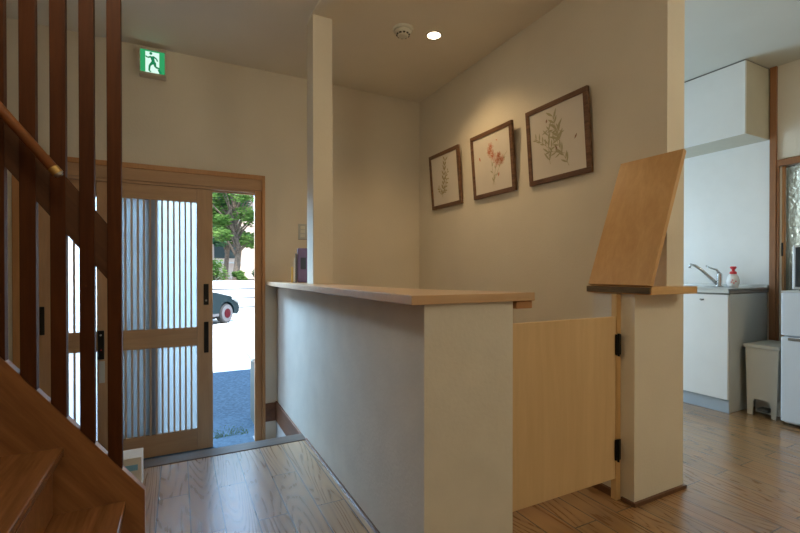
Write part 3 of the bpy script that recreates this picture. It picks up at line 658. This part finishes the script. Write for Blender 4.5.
def leaves(bm, centre, rad, n, size, rnd, squash=.8):
    for _ in range(n):
        while True:
            p = Vector((rnd.uniform(-1, 1), rnd.uniform(-1, 1), rnd.uniform(-1, 1)))
            if .25 < p.length < 1: break
        p = Vector((p.x * rad, p.y * rad, p.z * rad * squash)) + Vector(centre)
        q = Matrix.Rotation(rnd.uniform(0, 6.28), 3, 'Z') @ Matrix.Rotation(rnd.uniform(-1.2, 1.2), 3, 'X')
        s = size * rnd.uniform(.6, 1.3)
        vs = [bm.verts.new(p + q @ Vector(c_)) for c_ in ((-s, 0, 0), (0, -s * .45, .1 * s), (s, 0, 0), (0, s * .45, .1 * s))]
        bm.faces.new(vs)
def tree(x, y, z0, h, cr, nclump, nleaf, m_, label, seed, trunk=.12, size=.09):
    rnd = random.Random(seed); T = thing('tree', label, 'tree', (x, y, z0), 'trees outside the entrance')
    b = bm_tube([(x, y, z0), (x + .12, y, z0 + h * .25), (x + rnd.uniform(-.3, .3), y, z0 + h * .5), (x + rnd.uniform(-.4, .4), y, z0 + h * .8)], [trunk, trunk * .8, trunk * .6, trunk * .25], 10)
    f = bmesh.new()
    for k in range(nclump):
        a = rnd.uniform(0, 6.28); r_ = cr * math.sqrt(rnd.random()); zz = z0 + h * rnd.uniform(.28, 1.0); r_ *= (1.15 - .5 * abs(zz - z0 - h * .6) / (h * .4))
        c_ = Vector((x + math.cos(a) * r_, y + math.sin(a) * r_, zz))
        st = Vector((x, y, z0 + max(.2 * h, (zz - z0) * .6)))
        bm_tube([st, st.lerp(c_, .5) + Vector((0, 0, .08)), c_], [trunk * .35, trunk * .2, trunk * .08], 6, bm=b)
        leaves(f, c_, cr * rnd.uniform(.22, .36), nleaf, size, rnd)
    obj('trunk', b, M['bark'], T); obj('foliage', f, m_, T)
G2 = GZ + .95
tree(1.75, 15.9, G2, 4.6, 1.25, 40, 170, M['leaf_a'], 'bright green leafy tree standing just behind the white retaining wall', 1)
tree(.55, 19.5, G2, 5.8, 1.35, 36, 170, M['leaf_b'], 'dark blue-green tree beside the door edge, behind the retaining wall', 2)
tree(4.3, 18.6, G2, 6.0, 1.25, 36, 170, M['leaf_c'], 'yellow-green tree seen at the right edge of the doorway', 3)
tree(2.0, 22.3, G2, 6.5, 1.5, 48, 190, M['leaf_b'], 'broad dark tree farthest behind the wall, in front of the pale house', 8, size=.12)
tree(-2.6, 16.5, G2, 5.0, 1.4, 22, 110, M['leaf_a'], 'green tree outside hidden mostly by the sliding doors', 4)
tree(7.5, 15.9, G2, 5.5, 1.4, 22, 110, M['leaf_b'], 'dark tree outside to the right of the doorway', 5)
for i, (x, y, r_, m_, lab) in enumerate(((2.5, 14.95, .35, 'leaf_b', 'low dark shrub on top of the retaining wall'), (1.0, 14.95, .5, 'leaf_a', 'light green shrub on the retaining wall above the car'), (1.78, 14.9, .25, 'leaf_a', 'small green shrub at the foot of the bright green tree'), (3.5, 14.95, .42, 'leaf_c', 'yellow green shrub on the retaining wall at the right of the doorway'))):
    rnd = random.Random(40 + i); T = thing('shrub', lab, 'shrub', (x, y, GZ if y < 13.5 else G2))
    z = (GZ if y < 13.5 else G2); b = bmesh.new(); f = bmesh.new()
    for k in range(9):
        c_ = Vector((x + rnd.uniform(-r_, r_) * .7, y + rnd.uniform(-.3, .3), z + rnd.uniform(.3, 1.3) * r_)); bm_tube([(x, y, z), c_], [.02, .008], 6, bm=b); leaves(f, c_, r_ * .45, 110, .05, rnd)
    obj('stem', b, M['bark'], T); obj('foliage', f, M[m_], T)
# house beyond
T = thing('house', 'pale pinkish house with a grey roof behind the trees', 'house', (1.5, 27, G2))
obj('wall', bm_box(-1.5, 8.5, 25, 32, G2, G2 + 5.0), M['housewall'], T)
obj('roof', bm_prism([(-2.2, G2 + 5.0), (9.2, G2 + 5.0), (8.2, G2 + 6.6), (-1.2, G2 + 6.6)], 'y', 24.3, 32.7), M['roof'], T)
for xx in (-.6, 1.7, 4.0, 6.3):
    for zz in (.9, 3.2): wn = obj('window', bm_box(xx, xx + 1.3, 24.96, 25.0, G2 + zz + .2, G2 + zz + 1.1), M['housewin'], T); obj('sill', bm_box(xx - .05, xx + 1.35, 24.9, 24.97, G2 + zz - .08, G2 + zz), M['concrete'], T).parent = wn

# car: built in its own frame, origin on the ground under the near front wheel, nose along +x, near side towards -y
def car(loc, rz):
    T = thing('car', 'dark teal compact car with pale wheels and red hubs, parked outside behind the sliding door', 'car', loc)
    T['_o'] = (0, 0, 0); T.rotation_euler = (0, 0, rz)
    xf = .50; yc = .72; Wd = .80; rw = .25
    def arch(cx, r_): return [(cx - r_ * math.cos(t), .25 + r_ * math.sin(t)) for t in [math.pi * k / 10 for k in range(11)]]
    outline = [(xf, .28), (xf - .01, .42), (xf - .10, .56), (xf - .35, .68), (xf - .95, .80), (xf - 3.2, .82), (xf - 3.5, .60), (xf - 3.55, .30), (xf - 3.4, .20)]
    outline += [(p[0], max(p[1], .2)) for p in arch(xf - 2.95, .30)] + [(p[0], max(p[1], .2)) for p in arch(0, .30)] + [(xf - .08, .20)]
    b = bm_prism(outline, 'y', yc - Wd, yc + Wd)
    bmesh.ops.triangulate(b, faces=[f for f in b.faces if len(f.verts) > 4])
    obj('body', b, M['carpaint'], T)
    obj('underbody', bm_box(xf - 3.2, xf - .1, yc - Wd + .2, yc + Wd - .2, .12, .5), M['tyre'], T)
    obj('cabin', bm_prism([(xf - .92, .80), (xf - 1.45, 1.27), (xf - 2.6, 1.30), (xf - 3.15, .82)], 'y', yc - Wd + .08, yc + Wd - .08, .03), M['carglass'], T)
    obj('roof', bm_prism([(xf - 1.42, 1.265), (xf - 1.6, 1.32), (xf - 2.5, 1.34), (xf - 2.65, 1.29)], 'y', yc - Wd + .1, yc + Wd - .1, .01), M['carpaint'], T)
    obj('side_sill', bm_box(xf - 2.6, -.32, yc - Wd - .015, yc - Wd + .01, .20, .27, .01), M['rim'], T)
    for cx in (0, xf - 2.95):
        for sd in (-1, 1):
            yo = yc + sd * (Wd - .08)
            wt = obj('wheel', bm_lathe([(.17, -.085), (rw - .015, -.08), (rw, -.05), (rw, .05), (rw - .015, .08), (.17, .085)], (cx, yo, rw), 32, 'y'), M['tyre'], T)
            obj('rim', bm_lathe([(.205, -.006), (.215, .0), (.205, .006)], (cx, yo + sd * .088, rw), 28, 'y'), M['rim'], T).parent = wt
            hb = bm_lathe([(.12, -.004), (.12, .004)], (cx, yo + sd * .098, rw), 20, 'y')
            obj('hub', hb, M['hub'], T).parent = wt
    for sd in (-1, 1):
        obj('headlamp', bm_prism([(xf - .30, .60), (xf - .08, .50), (xf - .06, .57), (xf - .30, .68)], 'y', yc + sd * (Wd + .005) - .12, yc + sd * (Wd + .005) + .12 * (1 if sd < 0 else 0), .01), M['carlamp'], T)
    obj('bumper', bm_box(xf - .05, xf + .04, yc - .70, yc + .70, .24, .42, .02), M['carpaint'], T)
    for nm_ in (-.95, -1.85): obj('door_gap', bm_box(nm_ - .006, nm_ + .006, yc - Wd - .002, yc - Wd + .001, .27, .80), M['tyre'], T)
car((1.05, 11.95, GZ), R(48))

# ---------------------------------------------------------------- light
w_ = bpy.data.worlds.new('sky'); bpy.context.scene.world = w_; w_.use_nodes = True; nt = w_.node_tree; nt.nodes.clear()
out = nt.nodes.new('ShaderNodeOutputWorld'); bg = nt.nodes.new('ShaderNodeBackground'); tc = nt.nodes.new('ShaderNodeTexCoord'); sp = nt.nodes.new('ShaderNodeSeparateXYZ')
r = ramp(nt, [(0, (1, 1, 1)), (.12, (.85, .95, 1.0)), (.30, (.48, .68, .95)), (.7, (.36, .60, .95))])
nt.links.new(tc.outputs['Generated'], sp.inputs[0]); nt.links.new(sp.outputs['Z'], r.inputs[0]); nt.links.new(r.outputs[0], bg.inputs[0]); bg.inputs[1].default_value = 3.2
nt.links.new(bg.outputs[0], out.inputs[0])
def light(kind, name, loc, energy, color, **kw):
    l = bpy.data.lights.new(name, kind); l.energy = energy; l.color = color
    rot = kw.pop('rot', None)
    for k, v in kw.items(): setattr(l, k, v)
    o = bpy.data.objects.new(name, l); C.objects.link(o); o.location = loc
    if rot: o.rotation_euler = rot
    return o
def aim(o, t): o.rotation_euler = (Vector(t) - o.location).to_track_quat('-Z', 'Y').to_euler()
s = light('SUN', 'sun', (0, 0, 10), 6.5, (1, .95, .86), angle=R(.6)); aim(s, Vector((0, 0, 10)) + Vector((-.12, .5, -.88)))
# downlights of the room; the hanging globes after them are added fill
WARM = (1, .70, .36)
o = light('SPOT', 'downlight_lamp', (1.483, 2.414, ZC - .012), 26, WARM, spot_size=R(125), spot_blend=.9, shadow_soft_size=.035); aim(o, (1.54, 2.42, 0))
for i, (x, y, e) in enumerate(((.95, -.7, 3.5), (-.9, -.7, 6))):
    o = light('SPOT', 'ceiling_lamp', (x, y, ZC - .012), e, (1, .80, .52), spot_size=R(165), spot_blend=1, shadow_soft_size=.05); aim(o, (x, y, 0))
def pendant(x, y, z, r_, e, label):  # added glowing globe, hung out of view to brighten the room
    T = thing('fill_pendant', label, 'lamp', (x, y, z))
    obj('globe', bm_lathe([(.02, r_), (r_ * .5, r_ * .87), (r_ * .87, r_ * .5), (r_, 0), (r_ * .87, -r_ * .5), (r_ * .5, -r_ * .87), (.02, -r_)], (x, y, z), 32), emission('added fill globe ' + str(e), (1, .86, .60), e), T, smooth=True)
    obj('cord', bm_tube([(x, y, z + r_ * .98), (x, y, ZC)], .004, 8), M['black'], T)
pendant(1.5, -1.3, 1.95, .20, 2.8, 'round paper pendant lamp added behind the viewer at the right as fill light')
pendant(-.6, -1.3, 1.95, .20, 1.5, 'round paper pendant lamp added behind the viewer by the stairs as fill light')
pendant(2.5, -.45, 2.10, .18, 14, 'round paper pendant lamp added in the kitchen as fill light')
pendant(-.15, 1.15, 2.33, .12, 18, 'round glass pendant lamp added as fill light above the hall floor between stairs and counter')
# lamps added outside the kitchen window and doorway to boost their daylight
DAY = (.55, .80, 1.0)
o = light('AREA', 'kitchen_window_fill', ((kx0 + kx1) / 2, D + .22, (kz0 + kz1) / 2), 30, DAY, shape='RECTANGLE', size=kx1 - kx0, size_y=kz1 - kz0); o.rotation_euler = (R(-90), 0, 0)
for (p, t_, e) in (((-.15, 5.0, 2.15), (.75, 2.2, .4), 780),):
    o = light('SPOT', 'doorway_fill', p, e, (.42, .70, 1.0), spot_size=R(75), spot_blend=.6, shadow_soft_size=.45); aim(o, t_)  # added spot, aimed through the door gap at the counter

# ---------------------------------------------------------------- camera
cam = bpy.data.cameras.new('camera'); co = bpy.data.objects.new('camera', cam); C.objects.link(co)
co.location = (0, 0, 1); co.rotation_euler = (R(90 - .3437), 0, R(-27.095))
cam.sensor_width = 36; cam.lens = 433.35 / 800 * 36; cam.shift_y = 8.317 / 800; cam.clip_start = .05; cam.clip_end = 200
sc = bpy.context.scene; sc.camera = co
for o_ in bpy.data.objects:
    if '_o' in o_.keys(): del o_['_o']
vs = sc.view_settings; vs.view_transform = 'Standard'; vs.look = 'None'; vs.exposure = 0.46; vs.gamma = 1; vs.use_curve_mapping = False
